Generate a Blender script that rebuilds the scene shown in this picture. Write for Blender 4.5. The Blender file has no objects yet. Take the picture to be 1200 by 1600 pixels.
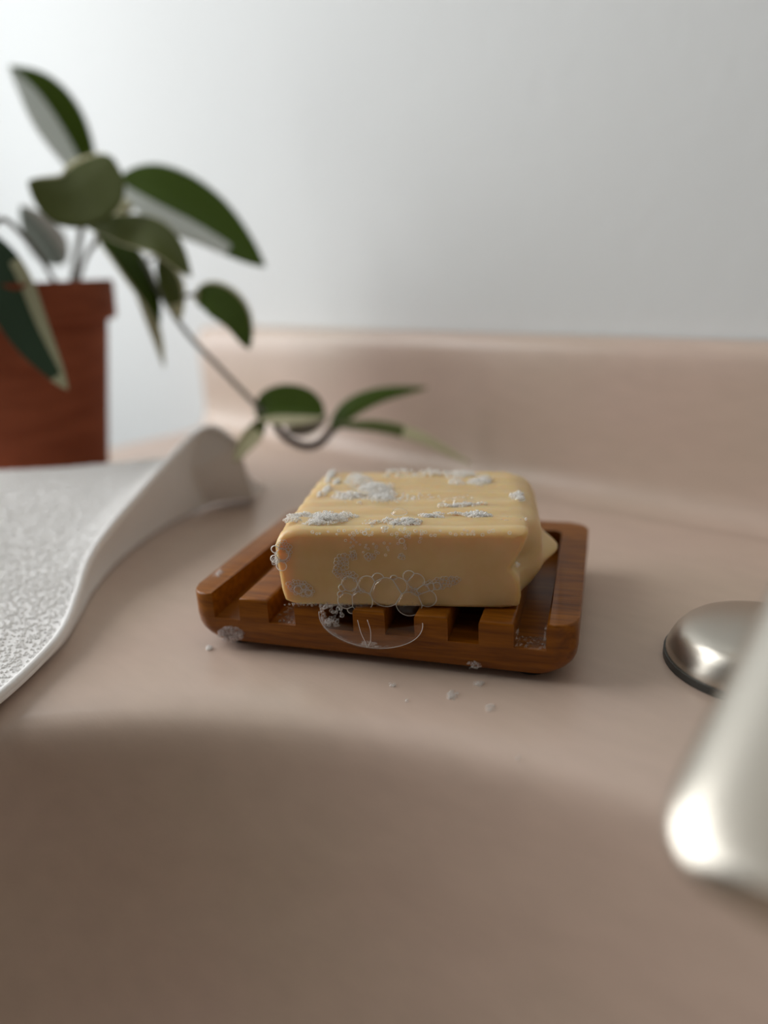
import bpy, bmesh, math, random
from mathutils import Vector, Matrix
import numpy as np

random.seed(7)
rng = np.random.default_rng(7)
scn = bpy.context.scene
COL = scn.collection

# ------------------------------------------------------------------ camera
F_PX, W_PX, H_PX = 1150.0, 1200, 1600
CAM_H, PITCH, ROLL = 0.114227, 0.321870, -0.046673
fw = Vector((0, math.cos(PITCH), -math.sin(PITCH)))
r0 = Vector((1, 0, 0))
u0 = r0.cross(fw)
rt = math.cos(ROLL) * r0 + math.sin(ROLL) * u0
up = -math.sin(ROLL) * r0 + math.cos(ROLL) * u0
EYE = Vector((0, 0, CAM_H))
cd = bpy.data.cameras.new('camera')
cam = bpy.data.objects.new('camera', cd)
COL.objects.link(cam)
m = Matrix((rt, up, -fw)).transposed().to_4x4()
m.translation = EYE
cam.matrix_world = m
cd.sensor_fit = 'VERTICAL'
cd.sensor_height = 36.0
cd.lens = F_PX / H_PX * 36.0
cd.clip_start, cd.clip_end = 0.005, 20
cd.dof.use_dof = True
cd.dof.focus_distance = 0.216
cd.dof.aperture_fstop = 3.3
scn.camera = cam

# ------------------------------------------------------------------ world, lights, exposure
w = bpy.data.worlds.new('world')
scn.world = w
w.use_nodes = True
w.node_tree.nodes['Background'].inputs[0].default_value = (0.80, 0.90, 1.0, 1)
w.node_tree.nodes['Background'].inputs[1].default_value = 1.0
scn.view_settings.view_transform = 'Standard'
scn.view_settings.look = 'None'
scn.view_settings.exposure = 0.0
scn.view_settings.gamma = 1.0
scn.view_settings.use_curve_mapping = False
scn.cycles.use_denoising = True
scn.cycles.transparent_max_bounces = 48
scn.cycles.max_bounces = 10

# the sink's own frame: x along the back wall to the right, y into the wall
B0 = Vector((-0.138, 0.574, 0.0))
RA = math.radians(-42.5)
ROOM = Matrix.Translation(B0) @ Matrix.Rotation(RA, 4, 'Z')
WX, WY0, WY1, WZ0, WZ1 = -0.60, -1.15, -0.21, 0.0, 1.35     # window opening in the left wall


CZ_ = 1.65


def area(name, loc, direction, sx, sy, power, color):
    ld = bpy.data.lights.new(name, 'AREA')
    ld.shape, ld.size, ld.size_y, ld.energy, ld.color = 'RECTANGLE', sx, sy, power, color
    o = bpy.data.objects.new(name, ld)
    COL.objects.link(o)
    o.matrix_world = ROOM @ Matrix.Translation(Vector(loc)) @ Vector(direction).to_track_quat('-Z', 'Y').to_matrix().to_4x4()
    return o


area('window_daylight', (WX - 0.03, (WY0 + WY1) / 2, (WZ0 + WZ1) / 2), (1, 0, 0), WY1 - WY0, WZ1 - WZ0, 20.6, (1.0, 0.995, 0.975))
area('added_wall_fill', (0.62, -0.12, 0.72), (0.0, -0.25, -1), 0.70, 0.16, 0.3, (1.0, 0.90, 0.76))  # added unseen fill for the spout highlight, no real fixture behind it
area('added_ceiling_fill', (0.55, -0.75, CZ_ - 0.02), (0.0, 0.0, -1), 0.45, 0.45, 0.2, (1.0, 0.92, 0.80))  # added overhead fill for highlights on the nickel, not a known lamp


# ------------------------------------------------------------------ pixel helpers (frame 1200 x 1600)
def ray(x, y):
    return fw + (x - 600) / F_PX * rt - (y - 800) / F_PX * up


def atd(x, y, d):
    return EYE + ray(float(x), float(y)) * float(d)


def onz(x, y, z=0.0):
    d = ray(x, y)
    return EYE + d * ((z - CAM_H) / d.z)


# ------------------------------------------------------------------ object helpers
def link(o, parent=None):
    COL.objects.link(o)
    if parent:
        o.parent = parent
    return o


def tag(o, label=None, cat=None, group=None, kind=None):
    if label: o['label'] = label
    if cat: o['category'] = cat
    if group: o['group'] = group
    if kind: o['kind'] = kind
    return o


def empty(name, loc=(0, 0, 0), rz=0.0, **k):
    o = bpy.data.objects.new(name, None)
    o.empty_display_size = 0.01
    link(o)
    o.location = loc
    o.rotation_euler = (0, 0, rz)
    return tag(o, **k)


def obj(name, verts, faces, m, parent=None, smooth=True, mat=None, uv=None):
    me = bpy.data.meshes.new(name)
    me.from_pydata([tuple(v) for v in verts], [], [tuple(f) for f in faces])
    bm = bmesh.new()
    bm.from_mesh(me)
    bmesh.ops.recalc_face_normals(bm, faces=bm.faces)
    bm.to_mesh(me)
    bm.free()
    me.polygons.foreach_set('use_smooth', [smooth] * len(me.polygons))
    if m: me.materials.append(m)
    o = bpy.data.objects.new(name, me)
    if mat is not None: o.matrix_world = mat
    return link(o, parent)


def from_bm(name, bm, m, parent=None, smooth=False, autosmooth=None):
    me = bpy.data.meshes.new(name)
    bmesh.ops.recalc_face_normals(bm, faces=bm.faces)
    bm.to_mesh(me)
    bm.free()
    if smooth or autosmooth:
        me.polygons.foreach_set('use_smooth', [True] * len(me.polygons))
    if autosmooth:
        me.set_sharp_from_angle(angle=math.radians(autosmooth))
    me.materials.append(m)
    return link(bpy.data.objects.new(name, me), parent)


def add_box(bm, x0, x1, y0, y1, z0, z1):
    vs = [bm.verts.new((x, y, z)) for z in (z0, z1) for (x, y) in ((x0, y0), (x1, y0), (x1, y1), (x0, y1))]
    fs = [(0, 3, 2, 1), (4, 5, 6, 7), (0, 1, 5, 4), (1, 2, 6, 5), (2, 3, 7, 6), (3, 0, 4, 7)]
    return vs, [bm.faces.new([vs[i] for i in f]) for f in fs]


def catmull(pts, n):
    P = np.array([list(p) for p in pts], float)
    P = np.vstack([2 * P[0] - P[1], P, 2 * P[-1] - P[-2]])
    out = []
    for t in np.linspace(0, len(P) - 3 - 1e-9, n):
        i = int(t); f = t - i
        a, b, c, d = P[i:i + 4]
        out.append(0.5 * (2 * b + (c - a) * f + (2 * a - 5 * b + 4 * c - d) * f * f + (3 * b - a - 3 * c + d) * f ** 3))
    return np.array(out)


def tube(pts, rad, n=8, closed=False):
    P = [Vector(p) for p in pts]
    N = len(P)
    V, Fc = [], []
    prev = None
    for i, p in enumerate(P):
        a = P[(i - 1) % N] if closed or i > 0 else p
        b = P[(i + 1) % N] if closed or i < N - 1 else p
        t = (b - a).normalized()
        if prev is None:
            prev = t.orthogonal().normalized()
        prev = (prev - t * prev.dot(t)).normalized()
        bi = t.cross(prev)
        r = rad[i] if hasattr(rad, '__len__') else rad
        for k in range(n):
            an = 2 * math.pi * k / n
            V.append(p + r * (math.cos(an) * prev + math.sin(an) * bi))
    for i in range(N if closed else N - 1):
        for k in range(n):
            a, b = i * n + k, i * n + (k + 1) % n
            c, d = ((i + 1) % N) * n + (k + 1) % n, ((i + 1) % N) * n + k
            Fc.append((a, b, c, d))
    if not closed:
        Fc.append(tuple(range(n - 1, -1, -1)))
        Fc.append(tuple(range((N - 1) * n, N * n)))
    return V, Fc


def merge(parts):
    V, Fc = [], []
    for v, f in parts:
        o = len(V)
        V.extend(v)
        Fc.extend(tuple(i + o for i in q) for q in f)
    return V, Fc


def ico(sub):
    bm = bmesh.new()
    bmesh.ops.create_icosphere(bm, subdivisions=sub, radius=1)
    V = np.array([v.co[:] for v in bm.verts])
    Fc = np.array([[v.index for v in f.verts] for f in bm.faces])
    bm.free()
    return V, Fc


ICO = {s: ico(s) for s in (1, 2, 3, 4)}


def spheres(items, sub=2):
    """items: (centre, radius or (rx,ry,rz)) -> one vertex and face list"""
    tv, tf = ICO[sub]
    V, Fc = [], []
    for i, (c, r) in enumerate(items):
        V.append(tv * np.array(r) + np.array(c))
        Fc.append(tf + i * len(tv))
    return np.vstack(V), np.vstack(Fc)


# ------------------------------------------------------------------ materials
def mat(name):
    m = bpy.data.materials.new(name)
    m.use_nodes = True
    nt = m.node_tree
    return m, nt, nt.nodes['Principled BSDF']


def N(nt, kind, **k):
    n = nt.nodes.new(kind)
    for a, v in k.items():
        if a.startswith('i_'):
            n.inputs[a[2:].replace('_', ' ')].default_value = v
        else:
            setattr(n, a, v)
    return n


def ramp(nt, src, stops):
    r = nt.nodes.new('ShaderNodeValToRGB')
    els = r.color_ramp.elements
    while len(els) < len(stops):
        els.new(0.5)
    for e, (p, c) in zip(els, stops):
        e.position = p
        e.color = (*c, 1) if len(c) == 3 else c
    nt.links.new(src, r.inputs[0])
    return r


def simple(name, col, rough=0.5, metal=0.0, **k):
    m, nt, b = mat(name)
    b.inputs['Base Color'].default_value = (*col, 1)
    b.inputs['Roughness'].default_value = rough
    b.inputs['Metallic'].default_value = metal
    for a, v in k.items():
        b.inputs[a.replace('_', ' ')].default_value = v
    return m


def bump(nt, b, src, strength, dist):
    n = N(nt, 'ShaderNodeBump')
    n.inputs['Strength'].default_value = strength
    n.inputs['Distance'].default_value = dist
    nt.links.new(src, n.inputs['Height'])
    nt.links.new(n.outputs[0], b.inputs['Normal'])
    return n


def noise(nt, scale, vec=None, detail=3.0, rough=0.5):
    n = N(nt, 'ShaderNodeTexNoise')
    n.inputs['Scale'].default_value = scale
    n.inputs['Detail'].default_value = detail
    n.inputs['Roughness'].default_value = rough
    if vec is not None:
        nt.links.new(vec, n.inputs['Vector'])
    return n


def objco(nt, scale=(1, 1, 1)):
    t = N(nt, 'ShaderNodeTexCoord')
    mp = N(nt, 'ShaderNodeMapping')
    mp.inputs['Scale'].default_value = scale
    nt.links.new(t.outputs['Object'], mp.inputs['Vector'])
    return mp.outputs[0]


# painted wall
M_WALL, nt, b = mat('wall_paint')
n = noise(nt, 120, objco(nt), 4)
b.inputs['Base Color'].default_value = (0.72, 0.745, 0.75, 1)
b.inputs['Roughness'].default_value = 0.6
bump(nt, b, n.outputs[0], 0.12, 0.002)
M_FLOOR = simple('floor_vinyl', (0.12, 0.10, 0.08), 0.4)
M_CEIL = simple('ceiling_paint', (0.42, 0.40, 0.37), 0.7)
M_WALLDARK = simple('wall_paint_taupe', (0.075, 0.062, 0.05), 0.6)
M_WINFRAME = simple('window_frame_paint', (0.85, 0.85, 0.84), 0.4)

# cultured marble of the sink: pale pinkish beige with faint clouds
M_SINK, nt, b = mat('sink_marble')
n1 = noise(nt, 9, objco(nt), 3)
n2 = noise(nt, 60, objco(nt, (1, 3, 3)), 4)
r1 = ramp(nt, n1.outputs[0], [(0.35, (0.585, 0.468, 0.375)), (0.65, (0.61, 0.468, 0.39))])
r2 = ramp(nt, n2.outputs[0], [(0.3, (0.94, 0.94, 0.94)), (0.7, (1, 1, 1))])
mx = N(nt, 'ShaderNodeMix', data_type='RGBA', blend_type='MULTIPLY')
mx.inputs[0].default_value = 1
nt.links.new(r1.outputs[0], mx.inputs[6]); nt.links.new(r2.outputs[0], mx.inputs[7])
nt.links.new(mx.outputs[2], b.inputs['Base Color'])
b.inputs['Roughness'].default_value = 0.33
n3 = noise(nt, 250, objco(nt, (1, 6, 6)), 3)
bump(nt, b, n3.outputs[0], 0.05, 0.0005)

# varnished wood of the dish: grain runs along x
M_WOOD, nt, b = mat('dish_wood')
v = objco(nt, (14, 160, 160))
n1 = noise(nt, 3.0, v, 5, 0.6)
v2 = objco(nt, (60, 900, 900))
n2 = noise(nt, 2.0, v2, 3, 0.6)
r1 = ramp(nt, n1.outputs[0], [(0.30, (0.14, 0.040, 0.0025)), (0.52, (0.235, 0.074, 0.003)), (0.72, (0.32, 0.112, 0.006))])
r2 = ramp(nt, n2.outputs[0], [(0.33, (0.70, 0.64, 0.6)), (0.55, (1, 1, 1))])
mx = N(nt, 'ShaderNodeMix', data_type='RGBA', blend_type='MULTIPLY')
mx.inputs[0].default_value = 0.6
nt.links.new(r1.outputs[0], mx.inputs[6]); nt.links.new(r2.outputs[0], mx.inputs[7])
nt.links.new(mx.outputs[2], b.inputs['Base Color'])
b.inputs['Roughness'].default_value = 0.34
b.inputs['Specular IOR Level'].default_value = 0.24
b.inputs['Coat Weight'].default_value = 0.05
b.inputs['Coat Roughness'].default_value = 0.18
bump(nt, b, n2.outputs[0], 0.12, 0.0003)
M_RUBBER = simple('black_rubber', (0.012, 0.012, 0.012), 0.6)

# soap
M_SOAP, nt, b = mat('soap')
n1 = noise(nt, 90, objco(nt), 4)
r1 = ramp(nt, n1.outputs[0], [(0.3, (0.63, 0.435, 0.195)), (0.7, (0.69, 0.51, 0.26))])
nt.links.new(r1.outputs[0], b.inputs['Base Color'])
b.inputs['Roughness'].default_value = 0.36
b.inputs['Subsurface Weight'].default_value = 0.85
b.inputs['Subsurface Radius'].default_value = (1.0, 0.55, 0.2)
b.inputs['Subsurface Scale'].default_value = 0.008
n2 = noise(nt, 420, objco(nt), 3)
bump(nt, b, n2.outputs[0], 0.10, 0.0006)


def film(name, base, edge_, col, gloss, trans=0.5):
    """thin soap film: clear when seen square on, milkier and more mirror-like at grazing angles"""
    m = bpy.data.materials.new(name)
    m.use_nodes = True
    nt = m.node_tree
    nt.nodes.clear()
    out = N(nt, 'ShaderNodeOutputMaterial')
    tr = N(nt, 'ShaderNodeBsdfTransparent')
    gl = N(nt, 'ShaderNodeBsdfGlossy')
    gl.inputs['Roughness'].default_value = 0.08
    df = N(nt, 'ShaderNodeBsdfDiffuse')
    df.inputs['Color'].default_value = (*col, 1)
    tl = N(nt, 'ShaderNodeBsdfTranslucent')
    tl.inputs['Color'].default_value = (*col, 1)
    md = N(nt, 'ShaderNodeMixShader')
    md.inputs[0].default_value = trans
    nt.links.new(df.outputs[0], md.inputs[1]); nt.links.new(tl.outputs[0], md.inputs[2])
    lw = N(nt, 'ShaderNodeLayerWeight')
    lw.inputs['Blend'].default_value = 0.5
    p2 = N(nt, 'ShaderNodeMath', operation='POWER')
    p2.inputs[1].default_value = 2.2
    nt.links.new(lw.outputs['Facing'], p2.inputs[0])
    mul = N(nt, 'ShaderNodeMath', operation='MULTIPLY_ADD')
    mul.inputs[1].default_value = edge_
    mul.inputs[2].default_value = base
    nt.links.new(p2.outputs[0], mul.inputs[0])
    m1 = N(nt, 'ShaderNodeMixShader')
    nt.links.new(mul.outputs[0], m1.inputs[0]); nt.links.new(tr.outputs[0], m1.inputs[1]); nt.links.new(md.outputs[0], m1.inputs[2])
    g2 = N(nt, 'ShaderNodeMath', operation='MULTIPLY_ADD')
    g2.inputs[1].default_value = gloss
    g2.inputs[2].default_value = 0.03
    nt.links.new(p2.outputs[0], g2.inputs[0])
    m2 = N(nt, 'ShaderNodeMixShader')
    nt.links.new(g2.outputs[0], m2.inputs[0]); nt.links.new(m1.outputs[0], m2.inputs[1]); nt.links.new(gl.outputs[0], m2.inputs[2])
    nt.links.new(m2.outputs[0], out.inputs[0])
    return m


M_FILM = film('soap_film', 0.01, 0.07, (0.9, 0.88, 0.85), 0.40)
M_FOAM = film('foam_film', 0.06, 0.60, (0.98, 0.97, 0.95), 0.25, 0.55)
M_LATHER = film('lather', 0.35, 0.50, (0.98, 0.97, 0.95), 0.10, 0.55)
M_BORDER = film('film_border', 0.8, 0.2, (1.0, 1.0, 0.98), 0.55, 0.6)
M_SUDS = simple('suds', (0.90, 0.87, 0.84), 0.35, Alpha=0.75)

# brushed nickel
M_NICKEL, nt, b = mat('brushed_nickel')
b.inputs['Base Color'].default_value = (0.56, 0.525, 0.465, 1)
b.inputs['Metallic'].default_value = 1
b.inputs['Roughness'].default_value = 0.34
n1 = noise(nt, 40, objco(nt, (1, 40, 40)), 3)
bump(nt, b, n1.outputs[0], 0.06, 0.0005)
M_GASKET = simple('gasket', (0.05, 0.05, 0.045), 0.5)

# terry cloth
M_CLOTH, nt, b = mat('white_terry')
n1 = noise(nt, 900, objco(nt), 3)
n2 = noise(nt, 45, objco(nt), 3)
r1 = ramp(nt, n2.outputs[0], [(0.3, (0.90, 0.885, 0.87)), (0.7, (0.94, 0.93, 0.92))])
nt.links.new(r1.outputs[0], b.inputs['Base Color'])
b.inputs['Roughness'].default_value = 0.9
b.inputs['Sheen Weight'].default_value = 0.3
bump(nt, b, n1.outputs[0], 0.2, 0.0006)
M_LOOP = simple('terry_yarn', (0.94, 0.93, 0.92), 0.9)

# terracotta
M_POT, nt, b = mat('terracotta')
n1 = noise(nt, 30, objco(nt, (1, 1, 5)), 5)
r1 = ramp(nt, n1.outputs[0], [(0.3, (0.20, 0.050, 0.022)), (0.7, (0.275, 0.076, 0.034))])
nt.links.new(r1.outputs[0], b.inputs['Base Color'])
b.inputs['Roughness'].default_value = 0.8
b.inputs['Specular IOR Level'].default_value = 0.12
M_SOIL = simple('soil', (0.06, 0.045, 0.035), 0.95)
M_STEM = simple('vine_stem', (0.16, 0.15, 0.12), 0.6)
M_STEMDARK = simple('vine_node', (0.07, 0.045, 0.035), 0.6)


def leaf_mat(name, green, cream):
    m, nt, b = mat(name)
    at = N(nt, 'ShaderNodeAttribute', attribute_name='cream')
    n1 = noise(nt, 220, objco(nt), 3)
    ad = N(nt, 'ShaderNodeMath', operation='MULTIPLY_ADD')
    ad.inputs[1].default_value = 0.35
    ad.inputs[2].default_value = -0.17
    nt.links.new(n1.outputs[0], ad.inputs[0])
    sm = N(nt, 'ShaderNodeMath', operation='ADD', use_clamp=True)
    nt.links.new(at.outputs['Fac'], sm.inputs[0]); nt.links.new(ad.outputs[0], sm.inputs[1])
    r = ramp(nt, sm.outputs[0], [(0.38, green), (0.62, cream)])
    nt.links.new(r.outputs[0], b.inputs['Base Color'])
    b.inputs['Roughness'].default_value = 0.55
    b.inputs['Specular IOR Level'].default_value = 0.18
    tl = N(nt, 'ShaderNodeBsdfTranslucent')
    nt.links.new(r.outputs[0], tl.inputs['Color'])
    mx = N(nt, 'ShaderNodeMixShader')
    mx.inputs[0].default_value = 0.22
    nt.links.new(b.outputs[0], mx.inputs[1]); nt.links.new(tl.outputs[0], mx.inputs[2])
    nt.links.new(mx.outputs[0], nt.nodes['Material Output'].inputs[0])
    return m


ML = {
    'green': leaf_mat('leaf_green', (0.066, 0.115, 0.005), (0.62, 0.58, 0.38)),
    'olive': leaf_mat('leaf_olive', (0.095, 0.115, 0.022), (0.58, 0.55, 0.34)),
    'blue': leaf_mat('leaf_bluegreen', (0.030, 0.062, 0.030), (0.46, 0.46, 0.30)),
    'grey': leaf_mat('leaf_grey', (0.24, 0.27, 0.23), (0.55, 0.54, 0.50)),
    'pale': leaf_mat('leaf_halfpale', (0.070, 0.125, 0.005), (0.72, 0.76, 0.72)),
}

# ------------------------------------------------------------------ the setting
def box_obj(name, x0, x1, y0, y1, z0, z1, m, **k):
    bm = bmesh.new()
    add_box(bm, x0, x1, y0, y1, z0, z1)
    o = from_bm(name, bm, m)
    o.matrix_world = ROOM
    return tag(o, **k)


RX1, RY0, FZ, CZ = 1.75, -2.1, -0.84, 1.65
box_obj('wall_back', WX - 0.1, RX1, 0.0205, 0.12, FZ, CZ, M_WALL, kind='structure')
box_obj('wall_right', RX1, RX1 + 0.1, RY0, 0.12, FZ, CZ, M_WALLDARK, kind='structure')
box_obj('wall_front', WX - 0.1, RX1 + 0.1, RY0 - 0.1, RY0, FZ, CZ, M_WALLDARK, kind='structure')
box_obj('floor', WX - 0.1, RX1 + 0.1, RY0 - 0.1, 0.12, FZ - 0.1, FZ, M_FLOOR, kind='structure')
box_obj('ceiling', WX - 0.1, RX1 + 0.1, RY0 - 0.1, 0.12, CZ, CZ + 0.1, M_CEIL, kind='structure')
bm = bmesh.new()
add_box(bm, WX - 0.1, WX, RY0, WY0, FZ, CZ)
add_box(bm, WX - 0.1, WX, WY1, 0.0205, FZ, CZ)
add_box(bm, WX - 0.1, WX, WY0, WY1, FZ, WZ0)
add_box(bm, WX - 0.1, WX, WY0, WY1, WZ1, CZ)
o = from_bm('wall_left', bm, M_WALL)
o.matrix_world = ROOM
tag(o, kind='structure')
bm = bmesh.new()
t = 0.035
add_box(bm, WX - 0.02, WX + 0.012, WY0 - t, WY0, WZ0 - t, WZ1 + t)
add_box(bm, WX - 0.02, WX + 0.012, WY1, WY1 + t, WZ0 - t, WZ1 + t)
add_box(bm, WX - 0.02, WX + 0.02, WY0, WY1, WZ0 - t, WZ0)
add_box(bm, WX - 0.02, WX + 0.012, WY0, WY1, WZ1, WZ1 + t)
o = from_bm('window_1', bm, M_WINFRAME)
o.matrix_world = ROOM
tag(o, kind='structure')

# ------------------------------------------------------------------ vanity sink: countertop with bowl, backsplash
sink = empty('vanity_sink', B0, RA, label='pinkish beige cultured marble sink top with sunken bowl and low backsplash along wall', cat='sink')
DW, DD = 0.98, 0.56
bc = (0.487, -0.345)
BA, BB = 0.222, 0.156
prof = [(-0.030, 0), (-0.018, -0.00005), (-0.010, -0.0003), (-0.005, -0.0009), (-0.001, -0.0022), (0.002, -0.0048), (0.0045, -0.0095), (0.0075, -0.018), (0.012, -0.031),
        (0.020, -0.052), (0.034, -0.078), (0.056, -0.100), (0.085, -0.115), (0.12, -0.124), (0.15, -0.128)]
pf = catmull([(a, z, 0) for a, z in prof], 70)
x0, x1, y0, y1 = 0.0, DW, -DD, 0.0195
angs = list(np.linspace(0, 2 * math.pi, 224, endpoint=False))
for cx_, cy_ in ((x0, y0), (x1, y0), (x1, y1), (x0, y1)):
    angs.append(math.atan2((cy_ - bc[1]) / BB, (cx_ - bc[0]) / BA) % (2 * math.pi))
angs = sorted(angs)
NA = len(angs)
rings = []
for (d, z, _) in pf[::-1]:
    rho = max(1 - d / BB, 0.02)
    rings.append([(bc[0] + rho * BA * math.cos(a), bc[1] + rho * BB * math.sin(a), z) for a in angs])
inner = rings[-1]
for s in (0.12, 0.3, 0.5, 0.7, 0.85, 0.94, 1.0):
    ring = []
    for a, p in zip(angs, inner):
        dx, dy = BA * math.cos(a), BB * math.sin(a)
        tm = min(((x1 - bc[0]) / dx if dx > 1e-9 else (x0 - bc[0]) / dx if dx < -1e-9 else 1e9),
                 ((y1 - bc[1]) / dy if dy > 1e-9 else (y0 - bc[1]) / dy if dy < -1e-9 else 1e9))
        q = (bc[0] + tm * dx, bc[1] + tm * dy)
        ring.append((p[0] + (q[0] - p[0]) * s, p[1] + (q[1] - p[1]) * s, 0))
    rings.append(ring)
edge = rings[-1]
rings.append([(x, y, -0.004) for x, y, z in edge])
rings.append([(x, y, -0.035) for x, y, z in edge])
V = [v for r in rings for v in r]
Fc = [(i * NA + k, i * NA + (k + 1) % NA, (i + 1) * NA + (k + 1) % NA, (i + 1) * NA + k) for i in range(len(rings) - 1) for k in range(NA)]
Fc.append(tuple(range(NA)))
o = obj('countertop', V, Fc, M_SINK, sink)
o.data.set_sharp_from_angle(angle=math.radians(50))
# backsplash: one profile swept along the wall, coved foot, rounded top
bp = [(-0.016, 0.0002), (-0.010, 0.0009), (-0.005, 0.0035), (-0.0018, 0.008), (-0.0004, 0.014), (0.0, 0.03), (0.0, 0.06), (0.0002, 0.069), (0.0015, 0.0735),
      (0.0045, 0.0762), (0.009, 0.077), (0.0195, 0.077), (0.0195, 0.0002)]
xs = [0.0, 0.001, 0.003, 0.006] + list(np.linspace(0.02, DW - 0.02, 40)) + [DW - 0.006, DW - 0.003, DW - 0.001, DW]
V, Fc = [], []
for x in xs:
    e = min(x, DW - x)
    ins = 0.006 - math.sqrt(max(0, 0.006 ** 2 - (0.006 - e) ** 2)) if e < 0.006 else 0
    for y, z in bp:
        V.append((x, min(y + ins if y < 0.02 else y, 0.0195), max(z - ins, 0.0002) if z > 0.05 else z))
n = len(bp)
Fc = [(i * n + k, i * n + (k + 1) % n, (i + 1) * n + (k + 1) % n, (i + 1) * n + k) for i in range(len(xs) - 1) for k in range(n)]
Fc += [tuple(range(n)), tuple(range((len(xs) - 1) * n, len(xs) * n))]
o = obj('backsplash', V, Fc, M_SINK, sink)
o.data.set_sharp_from_angle(angle=math.radians(60))
# drain at the bottom of the bowl
bm = bmesh.new()
bmesh.ops.create_cone(bm, cap_ends=True, segments=32, radius1=0.022, radius2=0.019, depth=0.003, matrix=Matrix.Translation((bc[0], bc[1], -0.1265)))
from_bm('drain', bm, M_NICKEL, sink, autosmooth=30)

# ------------------------------------------------------------------ faucet (own frame: sink frame shifted to the plate's centre)
FU, FN = 0.484, 0.121
faucet = empty('faucet', ROOM @ Vector((FU, -FN, 0.00015)), RA, label='brushed nickel faucet with oval base plate and flat spout over the bowl', cat='faucet')


def stadium(hl, r, n=24):
    pts = []
    for k in range(n + 1):
        a = -math.pi / 2 + math.pi * k / n
        pts.append((hl + r * math.cos(a), r * math.sin(a)))
    for k in range(n + 1):
        a = math.pi / 2 + math.pi * k / n
        pts.append((-hl + r * math.cos(a), r * math.sin(a)))
    return pts


def loft(levels, m, name, parent, cap0=True, cap1=True, sharp=40):
    n = len(levels[0])
    V = [v for L in levels for v in L]
    Fc = [(i * n + k, i * n + (k + 1) % n, (i + 1) * n + (k + 1) % n, (i + 1) * n + k) for i in range(len(levels) - 1) for k in range(n)]
    if cap0: Fc.append(tuple(range(n)))
    if cap1: Fc.append(tuple(range((len(levels) - 1) * n, len(levels) * n)))
    o = obj(name, V, Fc, m, parent)
    o.data.set_sharp_from_angle(angle=math.radians(sharp))
    return o


HL, PR = 0.0440, 0.0236
loft([[(x, y, z) for x, y in stadium(HL, r)] for z, r in ((0.0, PR + 0.0006), (0.0022, PR + 0.0006))], M_GASKET, 'gasket', faucet)
lv = []
for z, f in ((0.0022, 1.0), (0.0032, 1.0), (0.0050, 0.98), (0.0075, 0.945), (0.0095, 0.90), (0.0110, 0.845), (0.0119, 0.78), (0.0125, 0.71), (0.0130, 0.62), (0.0136, 0.48), (0.0141, 0.30), (0.0144, 0.12), (0.0145, 0.01)):
    lv.append([(x, y, z) for x, y in stadium(HL * (0.75 + 0.25 * f), PR * f)])
loft(lv, M_NICKEL, 'base_plate', faucet)
# body rising from the plate
lv = []
for z, r in ((0.012, 0.027), (0.02, 0.0245), (0.03, 0.0225), (0.05, 0.0220), (0.100, 0.0220), (0.107, 0.0205), (0.110, 0.016), (0.111, 0.004)):
    lv.append([(r * math.cos(a), r * math.sin(a), z) for a in np.linspace(0, 2 * math.pi, 40, endpoint=False)])
loft(lv, M_NICKEL, 'body', faucet)
# spout reaching toward the bowl (local -y), flattened round section, drooping rounded tip
sp = []
for d in (-0.010, 0.0, 0.02, 0.04, 0.055, 0.07, 0.085, 0.095, 0.105, 0.113, 0.117, 0.1195, 0.1215, 0.1232, 0.1244, 0.1252, 0.1256):
    ov = max(0.0, d - (0.1256 - 0.0115))
    sp.append((d, 0.0365 + 0.40 * (0.119 - d), 0.0262 - 0.85 * (0.0115 - math.sqrt(max(0.0115 ** 2 - ov ** 2, 0))) - (0.004 if d < 0.01 else 0),
               (0.0175 - 0.0125 * max(0, d - 0.05) / 0.0756) * (0.25 if d > 0.1255 else 1)))
lv = []
for d, z, rx, rz in sp:
    L = []
    for a in np.linspace(0, 2 * math.pi, 40, endpoint=False):
        c, s = math.cos(a), math.sin(a)
        L.append((0.0010 * min(d / 0.08, 1) + rx * math.copysign(abs(c) ** 0.92, c), -d, z + rz * (1.0 if s > 0 else 0.35) * math.copysign(abs(s) ** 0.92, s)))
    lv.append(L)
loft(lv, M_NICKEL, 'spout', faucet)
lv = []
for z, r in ((0.0325, 0.0095), (0.034, 0.0095), (0.0385, 0.0090)):
    lv.append([(r * math.cos(a), -0.110 + r * math.sin(a), z) for a in np.linspace(0, 2 * math.pi, 28, endpoint=False)])
loft(lv, M_NICKEL, 'aerator', faucet)
# lever on top of the body
lv = []
for d, z, rx, rz in ((-0.012, 0.113, 0.010, 0.004), (0.0, 0.114, 0.013, 0.005), (0.03, 0.119, 0.010, 0.004), (0.055, 0.125, 0.008, 0.0035), (0.062, 0.127, 0.004, 0.002)):
    lv.append([(rx * math.cos(a), -d * 0.2 + 0.012 + d, z + rz * math.sin(a)) for a in np.linspace(0, 2 * math.pi, 20, endpoint=False)])
loft(lv, M_NICKEL, 'handle', faucet)

# ------------------------------------------------------------------ wooden soap dish
DYAW = -0.303947
dish = empty('soap_dish', (-0.006038, 0.196257, 0.0002), DYAW, label='reddish brown slatted wooden soap dish with small black feet', cat='soap dish')
L2, D, ZB, ZS, ZT, PITCH_S, SW = 0.0600, 0.0860, 0.0028, 0.01086, 0.0189, 0.018813, 0.00892
RC = 0.0065


def rrect(hx, ya, yb, r, n=8):
    pts = []
    for cx_, cy_, a0 in ((hx - r, ya + r, -math.pi / 2), (hx - r, yb - r, 0), (-hx + r, yb - r, math.pi / 2), (-hx + r, ya + r, math.pi)):
        for k in range(n + 1):
            a = a0 + math.pi / 2 * k / n
            pts.append((cx_ + r * math.cos(a), cy_ + r * math.sin(a)))
    return pts


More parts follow.
